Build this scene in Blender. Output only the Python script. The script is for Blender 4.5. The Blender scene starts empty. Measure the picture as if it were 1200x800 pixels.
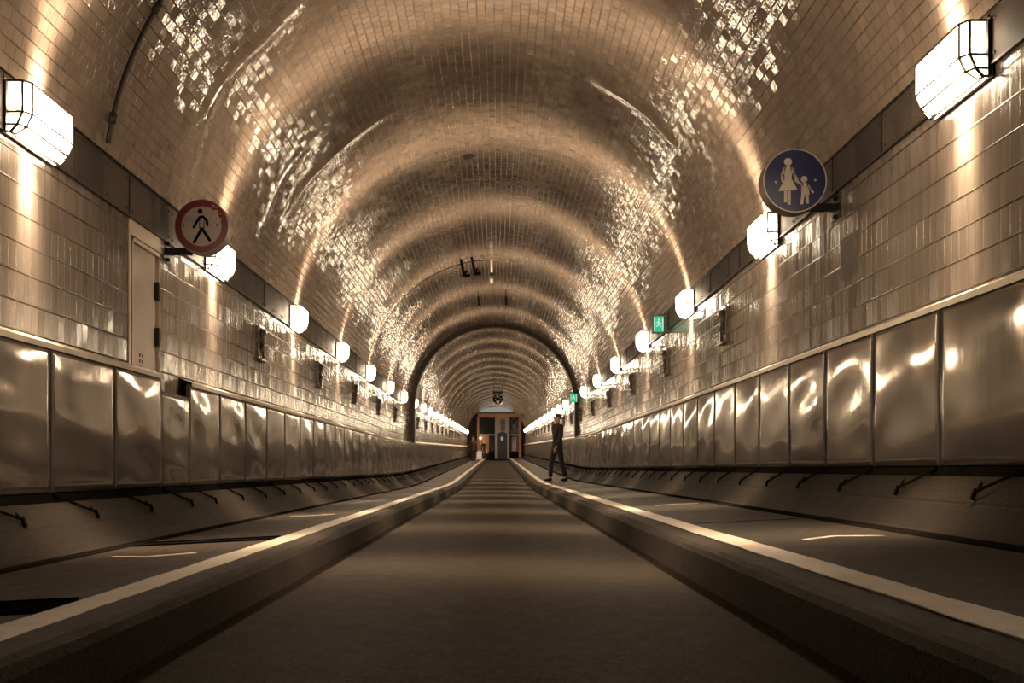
import bpy, bmesh, math, random
from mathutils import Vector, Matrix
random.seed(7)
PI = math.pi
scene = bpy.context.scene
COL = scene.collection

# ------------------------------------------------------------------ layout
F = 1100.0                 # focal length in pixels of a 1200 px wide frame
EYE = 0.54
XL, XR = -2.65, 2.42       # tiled wall faces
YB, YE = -4.0, 84.0        # tunnel from behind the camera to the end wall
CX, CZ, RAD = -0.10, 2.29, 2.535
STRIP_L, STRIP_R = (2.35, 2.65), (2.51, 2.77)
PX_L, PX_R = -2.55, 2.33   # steel panel faces
PZ_L, PZ_R = (0.404, 1.24), (0.557, 1.397)
RIBY = 28.25

def rise(y):               # the tunnel dips and then climbs
    y0, w, s = 25.0, 3.5, 0.0218
    if y < y0 - w: return 0.0
    if y < y0 + w: return s * (y - y0 + w) ** 2 / (4 * w)
    return s * (y - y0)

# ------------------------------------------------------------------ object helpers
def link(o, parent=None):
    COL.objects.link(o)
    if parent is not None: o.parent = parent
    return o

def tag(o, label=None, cat=None, group=None, kind=None):
    if label: o['label'] = label
    if cat: o['category'] = cat
    if group: o['group'] = group
    if kind: o['kind'] = kind
    return o

def thing(name, label, cat, loc, group=None, rz=0):
    o = bpy.data.objects.new(name, None)
    o.empty_display_size = 0.1
    o.location = loc; o.rotation_euler = (0, 0, rz)
    link(o)
    return tag(o, label, cat, group)

class MB:
    """collects verts / faces / uvs and links them as one mesh object"""
    def __init__(s): s.v, s.f, s.uv, s.mi = [], [], [], []
    def face(s, pts, uv=None, m=0):
        n = len(s.v); s.v += [tuple(p) for p in pts]
        s.f.append(tuple(range(n, n + len(pts)))); s.uv.append(uv); s.mi.append(m)
    def box(s, lo, hi, m=0):
        x0, y0, z0 = lo; x1, y1, z1 = hi
        n = len(s.v)
        s.v += [(x0,y0,z0),(x1,y0,z0),(x1,y1,z0),(x0,y1,z0),(x0,y0,z1),(x1,y0,z1),(x1,y1,z1),(x0,y1,z1)]
        for q in ((3,2,1,0),(4,5,6,7),(0,1,5,4),(1,2,6,5),(2,3,7,6),(3,0,4,7)):
            s.f.append(tuple(n+i for i in q)); s.uv.append(None); s.mi.append(m)
    def bar(s, a, b, w, h=None, m=0):
        """square bar from a to b"""
        h = h or w
        a, b = Vector(a), Vector(b); d = (b - a).normalized()
        up = Vector((0,0,1)) if abs(d.z) < .9 else Vector((0,1,0))
        u = d.cross(up).normalized(); v = u.cross(d)
        n = len(s.v)
        for p in (a, b):
            for i, j in ((-1,-1),(1,-1),(1,1),(-1,1)):
                s.v.append(tuple(p + u*i*w/2 + v*j*h/2))
        for q in ((0,1,2,3),(7,6,5,4),(0,4,5,1),(1,5,6,2),(2,6,7,3),(3,7,4,0)):
            s.f.append(tuple(n+i for i in q)); s.uv.append(None); s.mi.append(m)
    def tube(s, pts, r, n=8, m=0, cap=True):
        pts = [Vector(p) for p in pts]; k0 = len(s.v)
        rs = r if isinstance(r, (list, tuple)) else [r]*len(pts)
        ref = None
        for i, p in enumerate(pts):
            d = (pts[min(i+1, len(pts)-1)] - pts[max(i-1, 0)]).normalized()
            if ref is None: ref = Vector((0,0,1)) if abs(d.z) < .8 else Vector((1,0,0))
            u = d.cross(ref).normalized(); v = u.cross(d)
            ref = v
            for k in range(n):
                a = 2*PI*k/n
                s.v.append(tuple(p + (u*math.cos(a) + v*math.sin(a))*rs[i]))
        for i in range(len(pts)-1):
            for k in range(n):
                a, b = k0+i*n+k, k0+i*n+(k+1) % n
                s.f.append((a, b, b+n, a+n)); s.uv.append(None); s.mi.append(m)
        if cap:
            s.f.append(tuple(k0+k for k in range(n))); s.uv.append(None); s.mi.append(m)
            s.f.append(tuple(k0+(len(pts)-1)*n+k for k in reversed(range(n)))); s.uv.append(None); s.mi.append(m)
    def lathe(s, prof, c=(0,0,0), axis='y', n=40, m=0, cap=True):
        """prof: list of (radius, height) along axis"""
        k0 = len(s.v)
        for r, h in prof:
            for k in range(n):
                a = 2*PI*k/n; x, y = r*math.cos(a), r*math.sin(a)
                p = (x, h, y) if axis == 'y' else ((x, y, h) if axis == 'z' else (h, x, y))
                s.v.append((c[0]+p[0], c[1]+p[1], c[2]+p[2]))
        for i in range(len(prof)-1):
            for k in range(n):
                a, b = k0+i*n+k, k0+i*n+(k+1) % n
                s.f.append((a, b, b+n, a+n)); s.uv.append(None); s.mi.append(m)
        for i in (0, len(prof)-1):
            if cap and prof[i][0] > 1e-6:
                s.f.append(tuple(k0+i*n+k for k in range(n))); s.uv.append(None); s.mi.append(m)
    def slab(s, poly, y0, y1, m=0):
        """polygon in x,z extruded along y"""
        n = len(poly); k0 = len(s.v)
        s.v += [(x, y0, z) for x, z in poly] + [(x, y1, z) for x, z in poly]
        s.f.append(tuple(k0+i for i in range(n))); s.uv.append(None); s.mi.append(m)
        s.f.append(tuple(k0+n+i for i in reversed(range(n)))); s.uv.append(None); s.mi.append(m)
        for i in range(n):
            j = (i+1) % n
            s.f.append((k0+i, k0+n+i, k0+n+j, k0+j)); s.uv.append(None); s.mi.append(m)
    def slab_x(s, poly, x0, x1, m=0):
        """polygon in y,z extruded along x"""
        n = len(poly); k0 = len(s.v)
        s.v += [(x0, y, z) for y, z in poly] + [(x1, y, z) for y, z in poly]
        s.f.append(tuple(k0+i for i in range(n))); s.uv.append(None); s.mi.append(m)
        s.f.append(tuple(k0+n+i for i in reversed(range(n)))); s.uv.append(None); s.mi.append(m)
        for i in range(n):
            j = (i+1) % n
            s.f.append((k0+i, k0+n+i, k0+n+j, k0+j)); s.uv.append(None); s.mi.append(m)
    def mesh(s, name, mats, smooth=False, weld=True, bevel=0):
        me = bpy.data.meshes.new(name)
        me.from_pydata(s.v, [], s.f)
        for m in (mats if isinstance(mats, (list, tuple)) else [mats]): me.materials.append(m)
        me.polygons.foreach_set('material_index', s.mi)
        if any(u is not None for u in s.uv):
            lay = me.uv_layers.new(name='UVMap'); k = 0
            for f, u in zip(s.f, s.uv):
                for i in range(len(f)):
                    if u is not None: lay.data[k].uv = u[i]
                    k += 1
        bm = bmesh.new(); bm.from_mesh(me)
        if weld: bmesh.ops.remove_doubles(bm, verts=bm.verts, dist=1e-5)
        bmesh.ops.recalc_face_normals(bm, faces=bm.faces)
        if bevel:
            es = [e for e in bm.edges if len(e.link_faces) == 2 and e.calc_face_angle(0) > .6]
            bmesh.ops.bevel(bm, geom=es, offset=bevel, segments=2, profile=.6, affect='EDGES')
        if smooth:
            for f in bm.faces: f.smooth = True
        bm.to_mesh(me); bm.free()
        return me
    def build(s, name, mats, parent=None, smooth=False, weld=True, bevel=0, loc=None):
        o = bpy.data.objects.new(name, s.mesh(name, mats, smooth, weld, bevel))
        if loc: o.location = loc
        return link(o, parent)

def copy_tree(src, parent=None):
    c = src.copy(); COL.objects.link(c)
    if parent is not None: c.parent = parent
    for ch in list(src.children): copy_tree(ch, c)
    return c

# ------------------------------------------------------------------ material helpers
class N:
    def __init__(s, tree): s.t = tree
    def n(s, typ, **kw):
        nd = s.t.nodes.new(typ)
        for k, v in kw.items(): setattr(nd, k, v)
        return nd
    def put(s, sock, v):
        if v is None: return
        if isinstance(v, bpy.types.NodeSocket): s.t.links.new(v, sock)
        else: sock.default_value = v
    def m(s, op, a, b=None, c=None, clamp=False):
        nd = s.n('ShaderNodeMath', operation=op, use_clamp=clamp)
        s.put(nd.inputs[0], a); s.put(nd.inputs[1], b); s.put(nd.inputs[2], c)
        return nd.outputs[0]
    def vm(s, op, a, b=None, scale=None):
        nd = s.n('ShaderNodeVectorMath', operation=op)
        s.put(nd.inputs[0], a); s.put(nd.inputs[1], b)
        if scale is not None: s.put(nd.inputs['Scale'], scale)
        return nd.outputs['Vector']
    def mapr(s, v, a, b, c=0.0, d=1.0, smooth=False):
        nd = s.n('ShaderNodeMapRange')
        if smooth: nd.interpolation_type = 'SMOOTHSTEP'
        s.put(nd.inputs[0], v)
        for i, q in enumerate((a, b, c, d)): s.put(nd.inputs[1+i], q)
        return nd.outputs[0]
    def mix(s, f, a, b):
        nd = s.n('ShaderNodeMix', data_type='RGBA')
        s.put(nd.inputs[0], f); s.put(nd.inputs[6], a); s.put(nd.inputs[7], b)
        return nd.outputs[2]
    def noise(s, vec, scale, detail=3, rough=.55):
        nd = s.n('ShaderNodeTexNoise'); s.put(nd.inputs['Vector'], vec)
        nd.inputs['Scale'].default_value = scale; nd.inputs['Detail'].default_value = detail
        nd.inputs['Roughness'].default_value = rough
        return nd.outputs['Fac']
    def comb(s, x, y, z=0.0):
        nd = s.n('ShaderNodeCombineXYZ')
        s.put(nd.inputs[0], x); s.put(nd.inputs[1], y); s.put(nd.inputs[2], z)
        return nd.outputs[0]
    def sep(s, v):
        nd = s.n('ShaderNodeSeparateXYZ'); s.put(nd.inputs[0], v)
        return nd.outputs
    def bump(s, h, strength, dist, normal=None):
        nd = s.n('ShaderNodeBump'); nd.inputs['Strength'].default_value = strength
        nd.inputs['Distance'].default_value = dist; s.put(nd.inputs['Height'], h)
        if normal is not None: s.put(nd.inputs['Normal'], normal)
        return nd.outputs[0]

def rgb(r, g, b): return (r, g, b, 1.0)

def new_mat(name):
    m = bpy.data.materials.new(name); m.use_nodes = True
    t = m.node_tree; t.nodes.clear(); k = N(t)
    out = k.n('ShaderNodeOutputMaterial'); p = k.n('ShaderNodeBsdfPrincipled')
    t.links.new(p.outputs[0], out.inputs[0])
    return m, k, p, out

def simple(name, col, rough=.5, metal=0.0, var=.25, scale=6.0, bump=0.0, spec=.5, bscale=None):
    """plain coated surface with slight mottling"""
    m, k, p, out = new_mat(name)
    tc = k.n('ShaderNodeTexCoord').outputs['Object']
    nz = k.noise(tc, scale, 4, .6)
    f = k.mapr(nz, .3, .7, 1-var, 1+var)
    nd = k.vm('SCALE', col[:3], scale=f)
    k.put(p.inputs['Base Color'], nd)
    k.put(p.inputs['Roughness'], k.mapr(nz, .3, .7, max(.03, rough*.8), min(1, rough*1.2)))
    p.inputs['Metallic'].default_value = metal
    p.inputs['Specular IOR Level'].default_value = spec
    if bump: k.put(p.inputs['Normal'], k.bump(k.noise(tc, bscale or scale*4, 3), bump, .01))
    return m

def tile_mat(name, dr, dc, mr, mc, stagger, tint, grout, tilt_r, tilt_c, rough, faint, streak, wav, spec=.5):
    """glazed tiles; uv.x runs across the courses, uv.y along them"""
    m, k, p, out = new_mat(name)
    uv = k.n('ShaderNodeUVMap').outputs[0]
    r, c, _ = k.sep(uv)
    rr = k.m('DIVIDE', r, dr); row = k.m('FLOOR', rr); fr = k.m('FRACT', rr)
    cc = k.m('ADD', k.m('DIVIDE', c, dc), k.m('MULTIPLY', k.m('MODULO', k.m('ABSOLUTE', row), 2.0), stagger))
    col = k.m('FLOOR', cc); fc = k.m('FRACT', cc)
    wn = k.n('ShaderNodeTexWhiteNoise', noise_dimensions='2D')
    k.put(wn.inputs['Vector'], k.comb(row, col))
    ra, rb, rc = k.sep(wn.outputs['Color'])
    dr_ = k.m('MULTIPLY', k.m('SUBTRACT', .5, k.m('ABSOLUTE', k.m('SUBTRACT', fr, .5))), dr)
    dc_ = k.m('MULTIPLY', k.m('SUBTRACT', .5, k.m('ABSOLUTE', k.m('SUBTRACT', fc, .5))), dc)
    gr = k.mapr(dr_, mr*.55, mr*1.2, 1, 0, True)
    gc = k.m('MULTIPLY', k.mapr(dc_, mc*.55, mc*1.2, 1, 0, True), faint)
    patch = k.n('ShaderNodeAttribute', attribute_name='patch').outputs['Fac']
    keep = k.m('SUBTRACT', 1.0, patch, clamp=True)
    big = k.noise(uv, .9, 4, .6)
    g = k.m('MULTIPLY', k.m('MAXIMUM', gr, gc), keep)
    g = k.m('MULTIPLY', g, k.mapr(big, .35, .6, .55, 1.0))
    st = k.noise(k.comb(k.m('MULTIPLY', r, streak[0]), k.m('MULTIPLY', c, streak[1])), 1.0, 4, .65)
    blotch = k.noise(uv, .45, 5, .6)
    v = k.m('MULTIPLY', k.mapr(ra, 0, 1, .86, 1.1), k.mapr(st, .3, .7, .72, 1.12))
    v = k.m('MULTIPLY', v, k.mapr(blotch, .35, .65, .8, 1.08))
    base = k.vm('SCALE', tint[:3], scale=v)
    k.put(p.inputs['Base Color'], k.mix(g, base, grout))
    ro = k.mapr(rb, 0, 1, rough*.75, rough*1.35)
    k.put(p.inputs['Roughness'], k.m('ADD', ro, k.m('MULTIPLY', g, .45), clamp=True))
    # every tile sits a little askew, so each one catches the lamps differently
    geo = k.n('ShaderNodeNewGeometry')
    h = k.m('SUBTRACT', k.m('MULTIPLY', k.noise(uv, 26.0, 2), .35), g)
    w1 = k.noise(k.comb(k.m('MULTIPLY', r, wav[0]), k.m('MULTIPLY', c, wav[1])), 1.0, 2)
    h = k.m('ADD', h, k.m('MULTIPLY', w1, wav[2]))
    nb = k.bump(h, .45, .004)
    cdir = (0.0, 1.0, 0.0)
    rdir = k.vm('NORMALIZE', k.vm('CROSS_PRODUCT', geo.outputs['Normal'], cdir))
    t1 = k.vm('SCALE', rdir, scale=k.m('MULTIPLY', k.m('MULTIPLY', k.m('SUBTRACT', rb, .5), tilt_r*2), keep))
    cd = k.n('ShaderNodeCombineXYZ'); cd.inputs[1].default_value = 1.0
    t2 = k.vm('SCALE', cd.outputs[0], scale=k.m('MULTIPLY', k.m('MULTIPLY', k.m('SUBTRACT', rc, .5), tilt_c*2), keep))
    k.put(p.inputs['Normal'], k.vm('NORMALIZE', k.vm('ADD', nb, k.vm('ADD', t1, t2))))
    k.put(p.inputs['Specular IOR Level'], k.m('MULTIPLY', k.m('SUBTRACT', 1.0, k.m('MULTIPLY', g, .95)), spec))
    return m

LAMP_COL = (1.0, .79, .55)
M = {}
M['vault'] = tile_mat('vault_tile', .082, .098, .005, .0028, .5, (.165,.122,.092), rgb(.03,.022,.014), .046, .02, .07, .4, (2.2, 5.0), (18, 40, .85), 1.0)
M['wall'] = tile_mat('wall_tile', .163, .082, .0062, .003, 0.0, (.14,.11,.086), rgb(.022,.014,.009), .03, .05, .17, .25, (.8, 16.0), (4.0, 40.0, .8), .7)

def concrete(name, col, rough, bump, scale, joints=None, spec=.5, speck=0.0):
    m, k, p, out = new_mat(name)
    tc = k.n('ShaderNodeTexCoord').outputs['Object']
    a = k.noise(tc, scale, 6, .65); b = k.noise(tc, scale*14, 3, .7); big = k.noise(tc, .7, 3)
    f = k.m('MULTIPLY', k.mapr(a, .3, .7, .7, 1.25), k.mapr(big, .3, .7, .8, 1.15))
    f = k.m('MULTIPLY', f, k.mapr(b, .3, .7, .8, 1.2))
    if speck:
        f = k.m('MULTIPLY', f, k.mapr(k.noise(tc, 70.0, 3, .85), .32, .68, 1-speck, 1+speck))
    base = k.vm('SCALE', col[:3], scale=f)
    h = k.m('ADD', k.m('MULTIPLY', a, .5), b)
    if joints:
        x, y, z = k.sep(tc)
        row = k.m('FLOOR', k.m('DIVIDE', y, joints[1]))
        fy = k.m('FRACT', k.m('DIVIDE', y, joints[1]))
        xs = k.m('ADD', k.m('DIVIDE', x, joints[0]), k.m('MULTIPLY', k.m('MODULO', k.m('ABSOLUTE', row), 2.0), .5))
        fx = k.m('FRACT', xs)
        ex = k.m('MULTIPLY', k.m('SUBTRACT', .5, k.m('ABSOLUTE', k.m('SUBTRACT', fx, .5))), joints[0])
        ey = k.m('MULTIPLY', k.m('SUBTRACT', .5, k.m('ABSOLUTE', k.m('SUBTRACT', fy, .5))), joints[1])
        g = k.m('MULTIPLY', k.m('MAXIMUM', k.mapr(ex, .005, .013, 1, 0), k.mapr(ey, .005, .013, 1, 0)), k.mapr(a, .35, .6, .2, 1.0))
        base = k.mix(g, base, rgb(.012,.008,.006)); h = k.m('SUBTRACT', h, k.m('MULTIPLY', g, 2.0))
    k.put(p.inputs['Base Color'], base)
    k.put(p.inputs['Roughness'], k.mapr(a, .3, .7, rough*.85, rough*1.15))
    k.put(p.inputs['Normal'], k.bump(h, bump, .006))
    p.inputs['Specular IOR Level'].default_value = spec
    return m

M['asphalt'] = concrete('asphalt', (.031,.0228,.0165), .5, .8, 9, None, .014, .75)
M['paving'] = concrete('paving', (.029,.0215,.0163), .5, .4, 5, (.22, .22), .03, .3)
M['footway'] = concrete('footway_asphalt', (.027,.0205,.0155), .5, .4, 6, None, .03, .5)
M['kerb'] = concrete('kerb_stone', (.031,.0235,.018), .6, .6, 7, None, .05, .45)
M['skirt'] = concrete('skirt_concrete', (.0145,.0108,.008), .6, .6, 3, None, .03, .35)
M['paint'] = simple('road_paint', (.36,.29,.22), .45, var=.3, scale=9, bump=.2)
def plate_mat():
    m, k, p, out = new_mat('iron_plate')
    tc = k.n('ShaderNodeTexCoord').outputs['Object']; geo = k.n('ShaderNodeNewGeometry')
    a = k.noise(tc, 3.5, 5, .65); r = geo.outputs['Random Per Island']
    f = k.m('MULTIPLY', k.mapr(a, .3, .7, .5, 1.5), k.mapr(r, 0, 1, .5, 1.5))
    k.put(p.inputs['Base Color'], k.vm('SCALE', (.034,.024,.017), scale=f))
    k.put(p.inputs['Roughness'], k.mapr(a, .3, .7, .45, .65))
    p.inputs['Specular IOR Level'].default_value = .25
    k.put(p.inputs['Normal'], k.bump(a, .15, .01))
    return m
M['strip'] = plate_mat()
M['rivet'] = simple('iron_rivet', (.03,.022,.018), .5, metal=.4)
M['iron'] = simple('black_iron', (.016,.012,.010), .5, metal=0.0, spec=.25, var=.3, scale=9, bump=.1)
M['black'] = simple('black_paint', (.006,.005,.004), .9, spec=0.0)
M['cap'] = simple('cap_rail', (.45,.38,.30), .35, metal=.5, var=.2)
M['rib'] = simple('rib_iron', (.05,.037,.028), .5, metal=.2, var=.3, scale=3)
M['door'] = simple('niche_door_paint', (.34,.285,.23), .4, var=.15, scale=2)
M['doorlight'] = simple('niche_surround', (.45,.37,.29), .35, var=.15, scale=3)
M['blue'] = simple('sign_blue', (.012,.022,.11), .35, var=.08)
M['red'] = simple('sign_red', (.16,.012,.016), .35, var=.15)
M['signwhite'] = simple('sign_white', (.62,.55,.46), .35, var=.08)
M['signgrey'] = simple('sign_panel_white', (.42,.37,.31), .3, var=.12)
M['signback'] = simple('sign_drum', (.16,.125,.10), .45, metal=.3)
M['relief'] = simple('glazed_relief', (.075,.052,.037), .15, var=.7, scale=22, bump=.4)
M['orange'] = simple('orange_timber', (.55,.29,.15), .5, var=.2, scale=3)
M['brown'] = simple('brown_timber', (.22,.09,.04), .5, var=.3, scale=2)
M['darkglass'] = simple('dark_glass', (.012,.012,.014), .12)
M['plaster'] = simple('pale_plaster', (.42,.40,.36), .6, var=.15, scale=2)
M['navy'] = simple('dark_door_paint', (.02,.022,.03), .4)
M['coat'] = simple('dark_cloth', (.018,.014,.012), .85, var=.3, scale=14)
M['coatred'] = simple('rust_cloth', (.09,.03,.018), .85, var=.3, scale=14)
M['jeans'] = simple('dark_trousers', (.014,.012,.013), .85, var=.3, scale=14)
M['skin'] = simple('skin', (.42,.26,.18), .5, var=.1)
M['hair'] = simple('dark_hair', (.02,.013,.009), .6)
M['shoe'] = simple('shoe_leather', (.012,.010,.009), .4)
M['bladewhite'] = simple('blade_white', (.85,.8,.72), .5, var=.05)
M['whitebox'] = simple('white_plastic', (.6,.55,.48), .5)

def steel():
    m, k, p, out = new_mat('stainless_sheet')
    tc = k.n('ShaderNodeTexCoord').outputs['Object']
    x, y, z = k.sep(tc)
    br = k.noise(k.comb(k.m('MULTIPLY', y, 60.0), k.m('MULTIPLY', z, 1.2), x), 1.0, 4, .7)
    sm = k.noise(tc, 3.0, 4, .6)
    f = k.m('MULTIPLY', k.mapr(br, .3, .7, .86, 1.08), k.mapr(sm, .3, .7, .85, 1.08))
    k.put(p.inputs['Base Color'], k.vm('SCALE', (.42,.37,.32), scale=f))
    p.inputs['Metallic'].default_value = 1.0
    k.put(p.inputs['Roughness'], k.m('ADD', k.mapr(sm, .3, .7, .05, .10), k.m('MULTIPLY', k.mapr(br, .3, .7, 0, 1), .05)))
    nb = k.bump(k.m('ADD', k.m('MULTIPLY', br, .05), k.noise(tc, 5.0, 2)), .12, .006)
    k.put(p.inputs['Normal'], nb)
    # brushed haze over the mirror finish
    q = k.n('ShaderNodeBsdfPrincipled'); q.inputs['Metallic'].default_value = .6; q.inputs['Roughness'].default_value = .5
    k.put(q.inputs['Base Color'], k.vm('SCALE', (.10,.083,.07), scale=f))
    mx = k.n('ShaderNodeMixShader'); mx.inputs[0].default_value = .38
    m.node_tree.links.new(p.outputs[0], mx.inputs[1]); m.node_tree.links.new(q.outputs[0], mx.inputs[2])
    m.node_tree.links.new(mx.outputs[0], out.inputs[0])
    return m
M['steel'] = steel()

def glow(name, col, strength, transp):
    m = bpy.data.materials.new(name); m.use_nodes = True
    t = m.node_tree; t.nodes.clear(); k = N(t)
    out = k.n('ShaderNodeOutputMaterial'); e = k.n('ShaderNodeEmission')
    e.inputs[0].default_value = (*col, 1); e.inputs[1].default_value = strength
    tr = k.n('ShaderNodeBsdfTransparent'); mx = k.n('ShaderNodeMixShader')
    mx.inputs[0].default_value = transp
    t.links.new(e.outputs[0], mx.inputs[1]); t.links.new(tr.outputs[0], mx.inputs[2])
    t.links.new(mx.outputs[0], out.inputs[0])
    return m
M['glass'] = glow('lamp_opal_glass', (1.0,.78,.53), 48.0, .5)
M['lid'] = glow('lamp_lid_glass', (1.0,.83,.62), .6, .22)
M['endglass'] = glow('lamp_clear_glass', (1.0,.84,.64), 2.0, .75)
M['bulb'] = glow('lamp_tube', (1.0,.86,.68), 8.0, .5)
M['lampiron'] = simple('lamp_iron', (.03,.021,.015), .4, metal=.5)
M['lampback'] = simple('lamp_back', (.35,.28,.21), .4, metal=.2)
M['green'] = glow('exit_green', (.04,.80,.40), .34, 0.0)
M['exitwhite'] = glow('exit_white', (.7,1.0,.84), .42, 0.0)
M['greyplastic'] = simple('exit_case', (.12,.10,.08), .4)
M['milky'] = glow('lunette_light', (1.0,.92,.78), .14, 0.0)
M['doorlamp'] = glow('small_light', (1.0,.85,.65), 4.0, 0.0)

# ------------------------------------------------------------------ setting
def y_steps(fine=False):
    ys = []; y = YB
    while y < YE - 1e-6:
        ys.append(y)
        if fine: y += .07 if 3 < y < 13 else (.2 if y < 35 else .45)
        else: y += .5
    ys.append(YE)
    return ys

def sweep(name, prof, mat, ys=None, uvr=None, smooth=False, weld=True):
    """profile of (x, z) swept along the tunnel; uv.x = running length across, uv.y = y"""
    ys = ys or y_steps(); mb = MB()
    L = [uvr if uvr is not None else 0.0]
    for a, b in zip(prof, prof[1:]): L.append(L[-1] + math.hypot(b[0]-a[0], b[1]-a[1]))
    n = len(prof); verts = [(x, y, z + rise(y)) for y in ys for x, z in prof]
    mb.v = verts
    for j in range(len(ys)-1):
        for i in range(n-1):
            mb.f.append((j*n+i, j*n+i+1, (j+1)*n+i+1, (j+1)*n+i))
            mb.uv.append(((L[i], ys[j]), (L[i+1], ys[j]), (L[i+1], ys[j+1]), (L[i], ys[j+1])))
            mb.mi.append(0)
    o = mb.build(name, mat, smooth=smooth, weld=weld)
    tag(o, kind='structure')
    return o

# carriageway, kerbs, pavements
KL, KR = -.976, .942
def sw_l(x): return .147 + .05*(x - KL)          # left pavement (falls to the wall)
def sw_r(x): return .169 + .05*(x - KR)          # right pavement (climbs to the wall)
sweep('road', [(-1.0, -.004), (-.5, .004), (0, .008), (.5, .004), (.97, -.004)], M['asphalt'], smooth=True)
def kerb(name, s, x, zt, slope):
    pr = [(x, -.03), (x + s*.012, zt-.035), (x + s*.028, zt-.012), (x + s*.055, zt), (x + s*.175, zt + .05*.12*slope), (x + s*.175, -.03)]
    ys = [YB + .25*i for i in range(int((YE-YB)/.25)+1)]
    rnd = random.Random(3)
    o = sweep(name, pr, M['kerb'], ys)
    for v in o.data.vertices:
        v.co.x += rnd.uniform(-.003, .003); v.co.z += rnd.uniform(-.0025, .0025)
    return o
kerb('kerb_left', -1, KL, .147, -1)
kerb('kerb_right', 1, KR, .169, 1)
sweep('pavement_left', [(-2.62, sw_l(-2.62)), (-1.14, sw_l(-1.14))], M['paving'])
sweep('pavement_right', [(1.105, sw_r(1.105)), (2.5, sw_r(2.5))], M['footway'])
def edge_line(name, x0, x1, fn, seed):
    rnd = random.Random(seed); mb = MB(); ys = [YB + .3*i for i in range(int((YE-YB)/.3)+1)]
    vs = []
    for y in ys:
        a, b = x0 + rnd.uniform(-.008, .008), x1 + rnd.uniform(-.008, .008)
        for x, dz in ((a, 0), (a, .003), (b, .003), (b, 0)): vs.append((x, y, fn(x) + dz + rise(y)))
    mb.v = vs
    for j in range(len(ys)-1):
        for i in range(3):
            mb.f.append((4*j+i, 4*j+i+1, 4*j+i+5, 4*j+i+4)); mb.uv.append(None); mb.mi.append(0)
    return tag(mb.build(name, M['paint']), kind='structure')
edge_line('pavement_line_left', -1.295, -1.15, sw_l, 1)
edge_line('pavement_line_right', 1.11, 1.24, sw_r, 2)

# concrete skirts under the panels
sk_l = [(-2.20, .083)] + [(-2.20 - .32*t**.62, .083 + .262*t) for t in (.08,.2,.35,.5)] + [(-2.20-.32*.5**.62-.008, .222), (-2.20-.32*.56**.62, .232)] + [(-2.20 - .32*t**.62, .083 + .262*t) for t in (.7,.85,1)] + [(-2.66, .345)]
sk_r = [(2.06, .222)] + [(2.06 + .27*t**.62, .222 + .28*t) for t in (.08,.2,.35,.5)] + [(2.06+.27*.5**.62+.008, .37), (2.06+.27*.56**.62, .38)] + [(2.06 + .27*t**.62, .222 + .28*t) for t in (.7,.85,1)] + [(2.45, .502)]
sweep('baseboard_left', sk_l, M['skirt'])
sweep('baseboard_right', sk_r, M['skirt'])
# dark gutter strips along the foot of the skirts
sweep('trim_8', [(-2.205, sw_l(-2.205)+.012), (-2.19, sw_l(-2.19)+.003), (-2.115, sw_l(-2.115)+.003), (-2.11, sw_l(-2.11)-.01)], M['black'])
sweep('trim_9', [(2.065, sw_r(2.065)+.012), (2.05, sw_r(2.05)+.003), (1.985, sw_r(1.985)+.003), (1.98, sw_r(1.98)-.01)], M['black'])
# tiled walls
def niche_wall_left():
    # wall with the door niche cut out
    mb = MB()
    zs = [.30, STRIP_L[0] + .01]
    y0, y1, zt = 6.80, 7.36, 2.225
    def quad(ya, yb, za, zb):
        ra, rb = rise(ya), rise(yb)
        mb.face([(XL, ya, za+ra), (XL, yb, za+rb), (XL, yb, zb+rb), (XL, ya, zb+ra)], [(za, ya), (za, yb), (zb, yb), (zb, ya)])
    ys = [y for y in y_steps() if not (y0-.3 < y < y1+.3)] + [y0, y1]
    ys.sort()
    for a, b in zip(ys, ys[1:]):
        if abs(a - y0) < 1e-6: quad(a, b, zt, zs[1])
        else: quad(a, b, zs[0], zs[1])
    return tag(mb.build('wall_left', M['wall']), kind='structure')
niche_wall_left()
sweep('wall_right', [(XR, .40), (XR, STRIP_R[0] + .01)], M['wall'], uvr=.40)

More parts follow.
